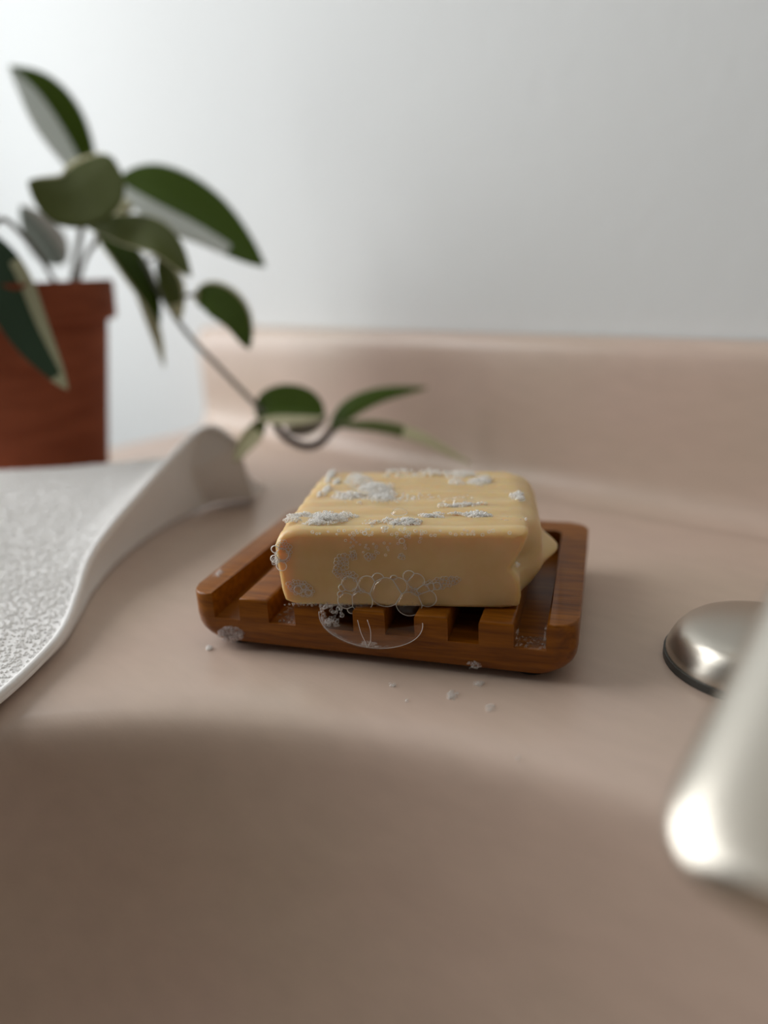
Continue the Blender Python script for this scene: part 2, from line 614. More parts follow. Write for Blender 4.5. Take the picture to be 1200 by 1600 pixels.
lv = []
for z, ins in ((ZB, 0.0052), (ZB + 0.0006, 0.0040), (ZB + 0.0018, 0.0024), (ZB + 0.0035, 0.0011), (ZB + 0.0055, 0.0003), (ZS, 0.0)):
    lv.append([(x, y, z) for x, y in rrect(L2 - ins, min(ins * 0.35, 0.0012), D - ins, RC)])
loft(lv, M_WOOD, 'base', dish, sharp=30)
# raised U-shaped rim: left rail, back rail, right rail
xi = 2.5 * PITCH_S + SW / 2
yb = D - 0.0095
out = rrect(L2, 0.0, D, RC)
n8 = 9
right_front, right_back, left_back, left_front = out[0:9], out[9:18], out[18:27], out[27:36]
poly = [(xi, 0.0)] + right_front + right_back + left_back + left_front + [(-xi, 0.0), (-xi, yb - 0.003), (-xi + 0.0009, yb - 0.0009), (-xi + 0.003, yb), (xi - 0.003, yb), (xi - 0.0009, yb - 0.0009), (xi, yb - 0.003)]
bm = bmesh.new()
lo = [bm.verts.new((x, y, ZS - 0.0002)) for x, y in poly]
hi = [bm.verts.new((x, y, ZT)) for x, y in poly]
bm.faces.new(lo[::-1])
top = bm.faces.new(hi)
for k in range(len(poly)):
    k2 = (k + 1) % len(poly)
    bm.faces.new((lo[k], lo[k2], hi[k2], hi[k]))
bmesh.ops.bevel(bm, geom=list(top.edges), offset=0.0007, segments=3, profile=0.5, affect='EDGES')
from_bm('rim', bm, M_WOOD, dish, autosmooth=35)
for i in range(5):
    xc = (i - 2) * PITCH_S
    hw = (PITCH_S - SW) / 2
    bm = bmesh.new()
    vs, fs = add_box(bm, xc - hw, xc + hw, 0.0, yb - 0.0004, ZS - 0.0002, ZT - 0.0006)
    bm.edges.ensure_lookup_table()
    te = list(fs[1].edges)
    bmesh.ops.bevel(bm, geom=te, offset=0.0011, segments=3, profile=0.5, affect='EDGES')
    from_bm('slat', bm, M_WOOD, dish, autosmooth=35)
for sx in (-1, 1):
    for y in (0.010, D - 0.012):
        bm = bmesh.new()
        bmesh.ops.create_cone(bm, cap_ends=True, segments=20, radius1=0.0052, radius2=0.0058, depth=0.0028, matrix=Matrix.Translation((sx * 0.0465, y, 0.0014)))
        from_bm('foot', bm, M_RUBBER, dish, autosmooth=30)

# ------------------------------------------------------------------ soap bar
SZ = ZT - 0.0004
SBL = onz(438, 946, SZ)
SYAW = math.radians(-8.47)
SW_, SD, SH = 0.0712, 0.0655, 0.0243
SM = Matrix.Translation(SBL) @ Matrix.Rotation(SYAW, 4, 'Z')
SMI = SM.inverted()
soap = empty('soap_bar', SBL, SYAW, label='wet pale yellow bar of soap with suds lying on the wooden dish', cat='soap')


def lerp_tab(tab, x):
    return float(np.interp(x, [a for a, _ in tab], [b_ for _, b_ in tab]))


NOTCH = [(0.0, 0.0710), (0.004, 0.0716), (0.009, 0.0712), (0.0112, 0.0700), (0.0122, 0.0690), (0.0132, 0.0692), (0.016, 0.0706), (0.020, 0.0724), (0.0225, 0.0733), (0.0243, 0.0737)]
BULGE = [(0.0, 0.0715), (0.002, 0.0755), (0.006, 0.0778), (0.012, 0.0786), (0.018, 0.0783), (0.0215, 0.0768), (0.0232, 0.0750), (0.0243, 0.0725)]


def section(y, ins, n=26):
    """outline (x, z) of the bar at depth y; ins = edge rounding inset"""
    k = min(max((y - 0.006) / 0.012, 0), 1)
    k = k * k * (3 - 2 * k)
    rb = 0.011
    cr = rb - math.sqrt(max(rb * rb - max(y - (SD - rb), 0) ** 2, 0))
    cl = 0.004 - math.sqrt(max(0.004 ** 2 - max(y - (SD - 0.004), 0) ** 2, 0))
    flare = 0.0072 * math.exp(-((y - 0.036) / 0.012) ** 2)
    H = SH + (0.00034 * math.sin(y / 0.0087 * 2 * math.pi + 1.0) + 0.00016 * math.sin(y / 0.0031 * 2 * math.pi)) * min(y / 0.006, 1) - 0.0012 * max(0, (y - 0.052) / 0.0135) ** 2 - 0.0008 * max(0, 1 - y / 0.0035) ** 1.4
    pts = []
    def xr(z):
        v_ = (1 - k) * lerp_tab(NOTCH, z) + k * lerp_tab(BULGE, z)
        v_ += flare * math.exp(-((z - 0.0058) / 0.0036) ** 2)
        return v_ - cr
    def xl(z):
        return cl + 0.0006 * (1 - z / SH) ** 2 + 0.0007 * math.sin(z * 260 + y * 90) * 0.35
    # right side up
    for z in np.linspace(0.0012, H - 0.0012, n):
        pts.append((xr(z) - ins, z))
    pts.append((xr(H) - 0.0004 - ins, H - 0.0004))
    pts.append((xr(H) - 0.0014 - ins, H - ins * 0.5))
    # top leftwards
    for x in np.linspace(xr(H) - 0.004, 0.006, n)[0:]:
        pts.append((x, H - ins + 0.00022 * math.sin(x * 190 + y * 140) * min(y / 0.006, 1) * (1 if 0 < y < SD - 0.003 else 0)))
    pts += [(0.0032 + cl, H - 0.0006 - ins), (0.0014 + cl + ins * .5, H - 0.0018 - ins), (0.0005 + cl + ins, H - 0.0034)]
    for z in np.linspace(H - 0.005, 0.0052, n):
        pts.append((xl(z) + ins, z))
    pts += [(xl(0.004) + 0.0003 + ins, 0.0036), (0.0014 + cl + ins, 0.0018), (0.0032 + cl + ins, 0.0005 + ins)]
    for x in np.linspace(0.006, 0.066 - cr, n):
        pts.append((x, 0.0 + ins))
    pts.append((0.0690 - cr - ins, 0.0003 + ins))
    return pts


ys = [(0.0, 0.0013), (0.0003, 0.0007), (0.0008, 0.0003), (0.0016, 0.0)] + [(y, 0.0) for y in np.linspace(0.003, SD - 0.003, 44)] + [(SD - 0.0015, 0.0003), (SD - 0.0006, 0.0008), (SD, 0.0018)]
secs = [[(x, y, z) for x, z in section(y, ins)] for y, ins in ys]
c0 = (0.036, SH / 2)
caps0 = [[(c0[0] + (x - c0[0]) * 0.985, 0.0, c0[1] + (z - c0[1]) * 0.985) for x, _, z in secs[0]]]
capsN = [[(c0[0] + (x - c0[0]) * f, SD + 0.0002, c0[1] + (z - c0[1]) * f) for x, _, z in secs[-1]] for f in (0.9, 0.5, 0.02)]
loft(caps0 + secs + capsN, M_SOAP, 'bar', soap, sharp=70)


# suds on the soap: helpers to place by where they sit on its front face (local y = 0) and its top (local z = SH)
def front(px, py, yo=0.0):
    o_ = SMI @ EYE
    d_ = SMI.to_3x3() @ ray(px, py)
    return o_ + d_ * ((-yo - o_.y) / d_.y)


def topp(px, py, zo=0.0):
    o_ = SMI @ EYE
    d_ = SMI.to_3x3() @ ray(px, py)
    return o_ + d_ * ((SH + zo - o_.z) / d_.z)


MPP = 0.2219 / F_PX            # metres per pixel at the front face


def bubble(c, r, parent=soap, flat=0.55, name='bubble', nrm=(0, -1, 0), segs=28, border=0.00010):
    """one bubble: a film cap squashed against what it sits on, with the bright border ring where it meets the surface"""
    nz = Vector(nrm).normalized()
    q = Vector((0, 0, 1)).rotation_difference(nz).to_matrix()
    V, Fc = [], []
    nl = 9
    for i in range(nl):
        a = math.pi / 2 * i / (nl - 1)
        for k in range(segs):
            p = 2 * math.pi * k / segs
            V.append(Vector(c) + q @ Vector((r * math.cos(a) * math.cos(p), r * math.cos(a) * math.sin(p), r * flat * math.sin(a) + 0.00005)))
    for i in range(nl - 1):
        for k in range(segs):
            Fc.append((i * segs + k, i * segs + (k + 1) % segs, (i + 1) * segs + (k + 1) % segs, (i + 1) * segs + k))
    o = obj(name, V, Fc, M_FILM, parent)
    ring = [Vector(c) + q @ Vector((r * math.cos(p), r * math.sin(p), 0.0001)) for p in np.linspace(0, 2 * math.pi, segs, endpoint=False)]
    v_, f_ = tube(ring, border, 5, True)
    me = o.data
    b2 = bmesh.new()
    b2.from_mesh(me)
    vv = [b2.verts.new(x) for x in v_]
    for f in f_:
        ff = b2.faces.new([vv[i] for i in f])
        ff.material_index = 1
        ff.smooth = True
    b2.to_mesh(me)
    b2.free()
    me.materials.append(M_BORDER)
    return o


def c7(x, y):
    return 480 + x / 4.615, 860 + y / 4.615


def clip(poly, nx, nz, k):
    """keep the part of a polygon where nx * x + nz * z <= k"""
    out = []
    for a, b in zip(poly, poly[1:] + poly[:1]):
        da, db = nx * a[0] + nz * a[1] - k, nx * b[0] + nz * b[1] - k
        if da <= 0: out.append(a)
        if (da < 0 < db) or (db < 0 < da):
            t = da / (da - db)
            out.append((a[0] + (b[0] - a[0]) * t, a[1] + (b[1] - a[1]) * t))
    return out


def cell_polys(circles, n=30):
    """touching bubbles share straight walls: each circle cut by the radical lines of its neighbours"""
    res = []
    for i, (x, z, r) in enumerate(circles):
        poly = [(x + r * math.cos(2 * math.pi * k / n), z + r * math.sin(2 * math.pi * k / n)) for k in range(n)]
        for j, (x2, z2, r2) in enumerate(circles):
            if j == i or (x - x2) ** 2 + (z - z2) ** 2 > (r + r2) ** 2: continue
            nx, nz = x2 - x, z2 - z
            poly = clip(poly, nx, nz, (x2 * x2 + z2 * z2 - x * x - z * z - r2 * r2 + r * r) / 2)
            if len(poly) < 3: break
        res.append(poly if len(poly) >= 3 else None)
    return res


def cell_mesh(poly, r, flat, border, sides=5, y0=-0.00012):
    cx_ = sum(p[0] for p in poly) / len(poly)
    cz_ = sum(p[1] for p in poly) / len(poly)
    V, Fc = [], []
    fs = (1.0, 0.93, 0.78, 0.5, 0.2)
    n = len(poly)
    for f in fs:
        for x, z in poly:
            V.append((cx_ + (x - cx_) * f, y0 - flat * r * math.sqrt(1 - f * f), cz_ + (z - cz_) * f))
    for q in range(len(fs) - 1):
        for k in range(n):
            Fc.append((q * n + k, q * n + (k + 1) % n, (q + 1) * n + (k + 1) % n, (q + 1) * n + k))
    Fc.append(tuple(range((len(fs) - 1) * n, len(fs) * n)))
    ring = []
    for a, b in zip(poly, poly[1:] + poly[:1]):
        if math.hypot(b[0] - a[0], b[1] - a[1]) > 1e-6: ring.append((a[0], y0, a[1]))
    bv, bf = tube(ring, border, sides, True)
    return V, Fc, [tuple(v) for v in bv], bf


def two_mat(name, V, Fc, bv, bf, parent, m1=None):
    o = obj(name, list(V) + list(bv), list(Fc) + [tuple(i + len(V) for i in f) for f in bf], m1 or M_FILM, parent)
    o.data.materials.append(M_BORDER)
    o.data.polygons.foreach_set('material_index', [0] * len(Fc) + [1] * len(bf))
    return o


circ = []
for x, y, r in ((305, 240, 56), (435, 245, 66), (567, 300, 112), (735, 385, 92), (655, 255, 64), (785, 222, 60), (866, 345, 64), (283, 362, 62), (392, 365, 80),
                (838, 285, 46), (735, 185, 42), (510, 205, 44), (318, 428, 28), (400, 432, 44), (890, 262, 30), (935, 255, 28), (625, 205, 28), (252, 268, 26), (240, 315, 22)):
    p = front(*c7(x, y))
    circ.append((p.x, p.z, r / 4.615 * MPP))
for px, py, r in ((441, 866, 10), (440, 884, 8), (430, 858, 6), (429, 873, 6), (466, 921, 7), (474, 917, 5), (482, 926, 5), (628, 845, 4), (570, 833, 3)):
    p = front(px, py)
    circ.append((p.x, p.z, r * MPP))
for c_, poly in zip(circ, cell_polys(circ)):
    if poly:
        two_mat('bubble', *cell_mesh(poly, c_[2], 0.42, 0.00016), soap)


def lather_patch(spots, near=()):
    """fine foam on the front face: close-packed little cells, one mesh"""
    cs = []
    for px0, py0, rx, ry, n, r0, r1, ang in spots:
        for _ in range(n * 4):
            a, q = rng.uniform(0, 2 * math.pi), math.sqrt(rng.uniform())
            dx, dy = rx * q * math.cos(a), ry * q * math.sin(a)
            p = front(px0 + dx * math.cos(ang) - dy * math.sin(ang), py0 + dx * math.sin(ang) + dy * math.cos(ang))
            r = rng.uniform(r0, r1) * MPP
            if all((p.x - x) ** 2 + (p.z - z) ** 2 > (0.72 * (r + r2)) ** 2 for x, z, r2 in cs) and all((p.x - x) ** 2 + (p.z - z) ** 2 > (0.9 * r2) ** 2 for x, z, r2 in near):
                cs.append((p.x, p.z, r))
    V, Fc, BV, BF = [], [], [], []
    for c_, poly in zip(cs, cell_polys([(x, z, r * 1.12) for x, z, r in cs], 12)):
        if not poly: continue
        v_, f_, bv, bf = cell_mesh(poly, c_[2], 0.5, 0.00009, 4, -0.00006)
        o1, o2 = len(V), len(BV)
        V += v_; Fc += [tuple(i + o1 for i in f) for f in f_]
        BV += bv; BF += [tuple(i + o2 for i in f) for f in bf]
    return tag(two_mat('foam', V, Fc, BV, BF, soap), kind='stuff')


lather_patch([(533, 883, 10, 19, 80, 1.6, 3.4, 0.3), (552, 867, 5, 8, 20, 1.3, 2.4, 0), (578, 870, 9, 4, 20, 1.3, 2.6, 0), (627, 869, 5, 4, 8, 1.3, 2.4, 0), (545, 902, 12, 9, 30, 1.6, 3.0, 0),
              (688, 911, 32, 8, 110, 1.4, 3.2, -0.16), (650, 921, 14, 8, 50, 1.6, 3.2, 0), (561, 921, 12, 5, 26, 1.5, 2.8, 0), (470, 919, 22, 11, 80, 1.5, 3.2, 0.35),
              (442, 862, 13, 17, 70, 1.4, 3.0, 0), (600, 845, 60, 25, 12, 1.0, 1.8, 0), (640, 832, 160, 5, 12, 1.0, 2.2, 0)], circ)

for px, py, r in ((701, 785, 10), (718, 784, 12), (735, 787, 9), (624, 802, 11), (540, 804, 9), (601, 825, 5), (812, 781, 8), (760, 750, 10), (690, 789, 6)):
    bubble(topp(px, py), r * MPP * 1.15, flat=0.65, nrm=(0, 0, 1), border=0.00011)


def foam(name, pts, parent, m=M_FOAM, sub=1):
    v_, f_ = spheres(pts, sub)
    o = obj(name, v_, f_, m, parent)
    return tag(o, kind='stuff')


def blob_front(px0, py0, rx, ry, n, r0, r1, ang=0.0):
    out = []
    for _ in range(n):
        a, q = rng.uniform(0, 2 * math.pi), math.sqrt(rng.uniform())
        dx, dy = rx * q * math.cos(a), ry * q * math.sin(a)
        ca, sa = math.cos(ang), math.sin(ang)
        p = front(px0 + dx * ca - dy * sa, py0 + dx * sa + dy * ca)
        r = rng.uniform(r0, r1) * MPP * (1.15 - 0.5 * q)
        out.append(((p.x, -r * 0.35, p.z), r))
    return out


pts = []
pts += blob_front(500, 944, 60, 3, 50, 1.0, 2.4)
pts += blob_front(600, 944, 90, 3, 46, 1.0, 2.2)
pts += blob_front(808, 882, 4, 4, 16, 1.0, 2.6)
foam('foam', pts, soap, sub=2)

# outside bump at the left edge of the front face
pts = []
for _ in range(34):
    p = front(428 + rng.uniform(-5, 5), 868 + rng.uniform(-14, 14))
    pts.append(((p.x + 0.0008, rng.uniform(0.0, 0.003), p.z), rng.uniform(1.6, 3.6) * MPP))
foam('foam', pts, soap, sub=2)


def mound(px0, py0, rx, ry, hgt, n, r0, r1, ang=0.0):
    """foam heaped on the top face, rx/ry in pixels of the picture, hgt in metres"""
    out = []
    subs = []
    for _ in range(9):
        a, q = rng.uniform(0, 2 * math.pi), math.sqrt(rng.uniform()) * 0.85
        subs.append((rx * q * math.cos(a), ry * q * math.sin(a), rng.uniform(0.25, 0.6) * (1.1 - 0.5 * q)))
    wts = np.array([b_[2] ** 2 for b_ in subs]); wts /= wts.sum()
    for _ in range(n):
        sx, sy, sr = subs[int(rng.choice(9, p=wts))]
        a, q = rng.uniform(0, 2 * math.pi), rng.uniform() ** 0.55
        dx, dy = sx + rx * sr * q * math.cos(a), sy + ry * sr * 0.9 * q * math.sin(a)
        p = topp(px0 + dx + dy * ang, py0 + dy)
        if p.x < 0.0012 or p.y < 0.0006 or p.y > SD or p.x > SW_ + 0.002: continue
        z = SH + hgt * (1 - q * q) * min(1, sr * 1.8) * rng.uniform(0.1, 1.0)
        out.append(((p.x, p.y, z), rng.uniform(r0, r1)))
    return out


pts = []
pts += mound(503, 812, 60, 9, 0.0022, 1500, 0.00014, 0.00038)
pts += mound(478, 812, 40, 8, 0.0016, 600, 0.00014, 0.00034)
pts += mound(632, 815, 38, 7, 0.0013, 800, 0.00014, 0.00038)
pts += mound(742, 806, 28, 6, 0.0016, 600, 0.00014, 0.00040)
pts += mound(688, 804, 32, 5, 0.0010, 300, 0.00015, 0.0004)
pts += mound(582, 816, 22, 3, 0.0006, 60, 0.0002, 0.0004)
pts += mound(720, 790, 40, 4, 0.0010, 90, 0.0003, 0.0007)
pts += mound(800, 812, 30, 4, 0.0006, 60, 0.0002, 0.00045)
foam('foam', pts, soap, M_LATHER)
pts = []
pts += mound(568, 766, 50, 26, 0.0016, 1600, 0.00018, 0.00055)
pts += mound(512, 756, 16, 24, 0.0016, 700, 0.00018, 0.0005, -0.5)
pts += mound(550, 780, 30, 10, 0.0016, 120, 0.0003, 0.0008)
pts += mound(735, 748, 40, 14, 0.0010, 500, 0.0002, 0.0006)
pts += mound(640, 740, 60, 6, 0.0012, 100, 0.0003, 0.0009)
pts += mound(812, 776, 20, 6, 0.0012, 80, 0.0003, 0.0008)
pts += mound(660, 775, 90, 14, 0.0005, 120, 0.0002, 0.0005)
foam('foam', pts, soap, M_LATHER)

# ------------------------------------------------------------------ suds elsewhere
DM = Matrix.Translation((-0.006038, 0.196257, 0)) @ Matrix.Rotation(DYAW, 4, 'Z')
DMI = DM.inverted()


def on_dish_front(px, py):
    o_ = DMI @ EYE
    d_ = DMI.to_3x3() @ ray(px, py)
    return DM @ (o_ + d_ * (-o_.y / d_.y))


DN = DM.to_3x3() @ Vector((0, -1, 0))
# big clear film bubble hanging on the dish front, below the soap
hb = empty('soap_bubble', on_dish_front(578, 968), 0, label='large clear soap bubble clinging to the front of the wooden dish below the soap', cat='bubble')
MD = (on_dish_front(640, 990) - on_dish_front(540, 990)).length / 100
A_, B_ = 80 * MD, 46 * MD
ux = (DM.to_3x3() @ Vector((1, 0, 0)))
V, Fc = [], []
segs, nl = 48, 12
for i in range(nl):
    a = math.pi / 2 * i / (nl - 1)
    for k in range(segs + 1):
        p = math.pi * (0.97 + 1.06 * k / segs)
        V.append(ux * (A_ * math.cos(a) * math.cos(p)) + Vector((0, 0, 1)) * (B_ * math.cos(a) * math.sin(p)) + DN * (0.0052 * math.sin(a) + 0.0001))
for i in range(nl - 1):
    for k in range(segs):
        Fc.append((i * (segs + 1) + k, i * (segs + 1) + k + 1, (i + 1) * (segs + 1) + k + 1, (i + 1) * (segs + 1) + k))
obj('film', V, Fc, M_FILM, hb)
ring = [ux * (A_ * math.cos(p)) + Vector((0, 0, 1)) * (B_ * math.sin(p)) + DN * 0.0002 for p in np.linspace(math.pi * 0.96, 2.02 * math.pi, 40)]
v_, f_ = tube(ring, 0.00012, 6)
obj('film_border', v_, f_, M_BORDER, hb)
mid = [ux * (x * MD) + Vector((0, 0, 1)) * (-z * MD) + DN * 0.003 for x, z in ((-14, -5), (-10, 15), (-4, 30), (-2, 38))]
v1 = tube(catmull(mid, 14), 0.00009, 5)
mid = [ux * (x * MD) + Vector((0, 0, 1)) * (-z * MD) + DN * 0.003 for x, z in ((1, -7), (5, 10), (4, 28), (-1, 38))]
v2 = tube(catmull(mid, 14), 0.00009, 5)
obj('film_border', *merge([v1, v2]), M_BORDER, hb)
pts = []
for p in np.linspace(math.pi * 1.02, math.pi * 1.62, 46):
    j = rng.uniform(0.93, 1.0)
    c = ux * (A_ * j * math.cos(p)) + Vector((0, 0, 1)) * (B_ * j * math.sin(p)) + DN * 0.0003
    pts.append((tuple(c), rng.uniform(0.8, 2.2) * MD))
for _ in range(30):
    c = ux * (rng.uniform(-16, 10) * MD) + Vector((0, 0, 1)) * (-rng.uniform(36, 43) * MD) + DN * 0.0004
    pts.append((tuple(c), rng.uniform(1.0, 2.6) * MD))
for _ in range(60):
    c = ux * (rng.uniform(-76, -42) * MD) + Vector((0, 0, 1)) * (rng.uniform(-14, 20) * MD) + DN * 0.0006
    pts.append((tuple(c), rng.uniform(1.2, 3.4) * MD))
foam('foam', pts, hb, sub=2)


def suds(label, pts, m=M_FOAM, sub=2, group='soap suds on the wooden dish', name='suds_patch'):
    v_, f_ = spheres(pts, sub)
    c = np.mean([p[0] for p in pts], axis=0)
    o = obj(name, v_ - c, f_, m)
    o.location = c
    return tag(o, label, 'suds', group)


def rnd_front(px, py, rx, ry, n, r0, r1):
    out = []
    for _ in range(n):
        a, q = rng.uniform(0, 2 * math.pi), math.sqrt(rng.uniform())
        c = on_dish_front(px + rx * q * math.cos(a), py + ry * q * math.sin(a))
        r = rng.uniform(r0, r1) * MD
        out.append((tuple(c - DN * (0.55 * r)), r))
    return out


M_MILK = film('milky_suds', 0.25, 0.4, (0.85, 0.78, 0.76), 0.15)
suds('oval patch of milky suds on the lower left corner of the wooden dish front', rnd_front(361, 991, 20, 11, 120, 1.5, 3.6), M_MILK)
suds('tiny suds low on the wooden dish front below its fifth groove', rnd_front(741, 1040, 12, 6, 34, 0.8, 2.2))
pts = []
for _ in range(60):
    px, py = 338 + rng.normal(0, 6), 895 + rng.normal(0, 4)
    c = onz(px, py, ZT)
    l = DMI @ c
    if -L2 + 0.001 < l.x < -xi - 0.001 and l.y > 0.002:
        pts.append((tuple(c), rng.uniform(1.8, 4.0) * MD))
suds('whitish suds blob on top of the left rail of the wooden dish', pts, M_MILK)
pts = []
for _ in range(90):
    x, y = rng.uniform(xi - SW + 0.0006, xi - 0.0006), rng.uniform(0.0004, 0.0075)
    pts.append((tuple(DM @ Vector((x, y, ZS + 0.0003))), rng.uniform(0.7, 2.0) * MD))
for _ in range(40):
    s = rng.choice([-1, 1])
    x = xi - SW / 2 + s * (SW / 2 - 0.0006)
    pts.append((tuple(DM @ Vector((x, rng.uniform(0.0004, 0.006), ZS + rng.uniform(0.0005, 0.005)))), rng.uniform(0.7, 1.6) * MD))
suds('glistening suds in the mouth of the rightmost groove of the wooden dish', pts)
pts = []
for _ in range(50):
    x, y = -1.5 * PITCH_S + rng.uniform(-SW / 2, SW / 2) * 0.8, rng.uniform(0.001, 0.012)
    pts.append((tuple(DM @ Vector((x, y, ZS + 0.0003))), rng.uniform(1.0, 2.4) * MD))
suds('suds in the second groove from the left of the wooden dish', pts, M_MILK)
# drops on the counter
drops = [('curved fleck of foam on the counter nearest the dish middle', 613, 1070, 5, 3, 14), ('tiny foam speck on the counter left of the round foam dots', 635, 1094, 2, 2, 4),
         ('largest round dot of foam on the counter in front of the dish', 707, 1086, 10, 7, 60), ('small foam dot on the counter close to the right half of the dish', 748, 1069, 8, 5, 30),
         ('faint foam dot on the counter nearest the bowl edge', 766, 1106, 7, 6, 24), ('single bright droplet on the rounded edge of the sink bowl', 810, 1172, 3, 3, 3)]
for lab, px, py, rx, ry, n in drops:
    pts = []
    for _ in range(n):
        a, q = rng.uniform(0, 2 * math.pi), math.sqrt(rng.uniform())
        c = onz(px + rx * q * math.cos(a), py + ry * q * math.sin(a), 0.0002)
        u = ROOM.inverted() @ c
        e = math.hypot((u.x - bc[0]) / BA, (u.y - bc[1]) / BB)
        dd = (1 - e) * BB
        c.z = float(np.interp(dd, pf[:, 0], pf[:, 1])) + 0.0002
        pts.append((tuple(c), rng.uniform(1.0, 2.4) * MD))
    suds(lab, pts, group='foam drops on the counter', name='counter_drop')
pts = [(tuple(onz(327 + rng.normal(0, 2), 1012 + rng.normal(0, 1.5), 0.0004)), 0.0005) for _ in range(12)]  # highlight on a drop, put in as white lather-coloured beads
suds('drop with painted white highlight on the counter at the left front corner of the wooden dish', pts, M_LATHER, group='foam drops on the counter', name='counter_drop')

# ------------------------------------------------------------------ white terry cloth
cloth = empty('hand_towel', onz(100, 900, 0.0), 0, label='white terry hand towel draped in a low fold on the counter left of the dish', cat='towel')
CO = cloth.location.copy()
#        hem pixel, hem height,  contact pixel on the counter
rows = [((-60, 1128), 0.0040, (-62, 1140)), ((0, 1086), 0.0045, (-2, 1098)), ((60, 1031), 0.0055, (60, 1045)), ((98, 985), 0.0072, (101, 1003)), ((120, 930), 0.0105, (127, 958)),
        ((136, 880), 0.0150, (148, 920)), ((166, 832), 0.0205, (190, 872)), ((214, 775), 0.0275, (252, 826)), ((258, 725), 0.0340, (312, 796)), ((300, 682), 0.0405, (345, 785)),
        ((334, 668), 0.0435, (385, 778)), ((368, 690), 0.0360, (415, 765))]
E_ = [onz(*p, z) for p, z, c in rows]
C_ = [onz(*c, 0.0008) for p, z, c in rows]
NR = 72
E2 = catmull(E_, NR)
C2 = catmull(C_, NR)
# far/left end of each row (outside the frame on the left)
Lf = [(-0.30, 0.165, 0.006), (-0.30, 0.180, 0.008), (-0.30, 0.200, 0.012), (-0.30, 0.222, 0.017), (-0.30, 0.245, 0.022), (-0.30, 0.268, 0.0310), (-0.30, 0.288, 0.0380), (-0.30, 0.304, 0.0450),
      (-0.30, 0.318, 0.0472), (-0.30, 0.330, 0.0448), (-0.30, 0.338, 0.028), (-0.30, 0.346, 0.020)]
L2_ = catmull(Lf, NR)
V, ring_n = [], None
for i in range(NR):
    e, c, l = Vector(E2[i]), Vector(C2[i]), Vector(L2_[i])
    row = []
    for s in np.linspace(0, 1, 40):
        p = l.lerp(e, s)
        k_ = max(0, min(1, (e.z - 0.012) / 0.028))
        dip = -0.0125 * k_ * min(1, (1 - s) / 0.075) ** 0.8 * min(1, s * 3)
        p.z += dip + 0.0008 * math.sin(p.x * 70 + p.y * 45) * (1 - s)
        p.z = max(p.z, 0.0035)
        row.append(p)
    # rolled hem: over the edge, then down and in, then out to the counter
    side = (e - l).normalized()
    hr = 0.0013
    for a in (70, 35, 0, -35, -70, -100):
        an = math.radians(a)
        row.append(e + side * (hr * math.cos(an)) + Vector((0, 0, hr * math.sin(an) - hr * 0.7)))
    q = row[-1]
    for s in np.linspace(0.12, 1, 12):
        p = q.lerp(c, s)
        bulge = math.sin(math.pi * s) * (e.z * 0.10)
        p -= side * bulge
        p.z = max(p.z, 0.0008)
        row.append(p)
    ring_n = len(row)
    V += row
# near edge: folded down to the counter
for k in range(ring_n):
    V[k].z = max(0.0008, V[k].z * 0.25)
# back flap: falls behind the crest to the counter
for zz in (0.75, 0.4, 0.1):
    for k in range(ring_n):
        p = V[(NR - 1) * ring_n + k]
        V.append(Vector((p.x + 0.004 * (1 - zz), p.y + 0.010 * (1 - zz), max(p.z * zz, 0.0008))))
NRR = NR + 3
Fc = [(i * ring_n + k, i * ring_n + k + 1, (i + 1) * ring_n + k + 1, (i + 1) * ring_n + k) for i in range(NRR - 1) for k in range(ring_n - 1)]
Vl = [v - CO for v in V]
o = obj('sheet', Vl, Fc, M_CLOTH, cloth)
# terry loops: little yarn nubs over the upper face
nub = []
for i in range(NR - 1):
    for k in range(0, 40):
        a, b_, c, d_ = Vl[i * ring_n + k], Vl[i * ring_n + k + 1], Vl[(i + 1) * ring_n + k + 1], Vl[(i + 1) * ring_n + k]
        ar = ((b_ - a).cross(d_ - a)).length
        cnt = ar / (0.00115 ** 2)
        cnt = int(cnt) + (1 if rng.uniform() < cnt - int(cnt) else 0)
        for _ in range(cnt):
            s, t = rng.uniform(), rng.uniform()
            p = a.lerp(b_, s).lerp(d_.lerp(c, s), t)
            r = rng.uniform(0.00045, 0.0007)
            nub.append(((p.x, p.y, p.z - 0.0001), (r, r, r * 1.2)))
v_, f_ = spheres(nub, 1)
me = bpy.data.meshes.new('terry_loops')
me.from_pydata(v_.tolist(), [], f_.tolist())
me.polygons.foreach_set('use_smooth', [True] * len(me.polygons))
me.materials.append(M_LOOP)
o = link(bpy.data.objects.new('terry_loops', me), cloth)
tag(o, kind='stuff')
# stitched hem cord along the edge
hem = [Vector(E2[i]) - CO + Vector((0, 0, 0.0002)) for i in range(NR)]
v_, f_ = tube(hem, 0.0013, 8)
obj('hem', v_, f_, M_CLOTH, cloth)

# ------------------------------------------------------------------ potted plant
PX, PY = -0.1995, 0.415
plant = empty('potted_plant', (PX, PY, 0.0002), 0, label='trailing plant with cream edged green leaves in a terracotta pot', cat='plant')
PO = Vector((PX, PY, 0))


def lathe(name, prof_, m, parent, n=56):
    V, Fc = [], []
    for r, z in prof_:
        for k in range(n):
            a = 2 * math.pi * k / n
            V.append((r * math.cos(a), r * math.sin(a), z))
    k_ = len(prof_)
    Fc = [(i * n + k, i * n + (k + 1) % n, (i + 1) * n + (k + 1) % n, (i + 1) * n + k) for i in range(k_ - 1) for k in range(n)]
    Fc += [tuple(range(n)), tuple(range((k_ - 1) * n, k_ * n))]
    o = obj(name, V, Fc, m, parent)
    o.data.set_sharp_from_angle(angle=math.radians(40))
    return o


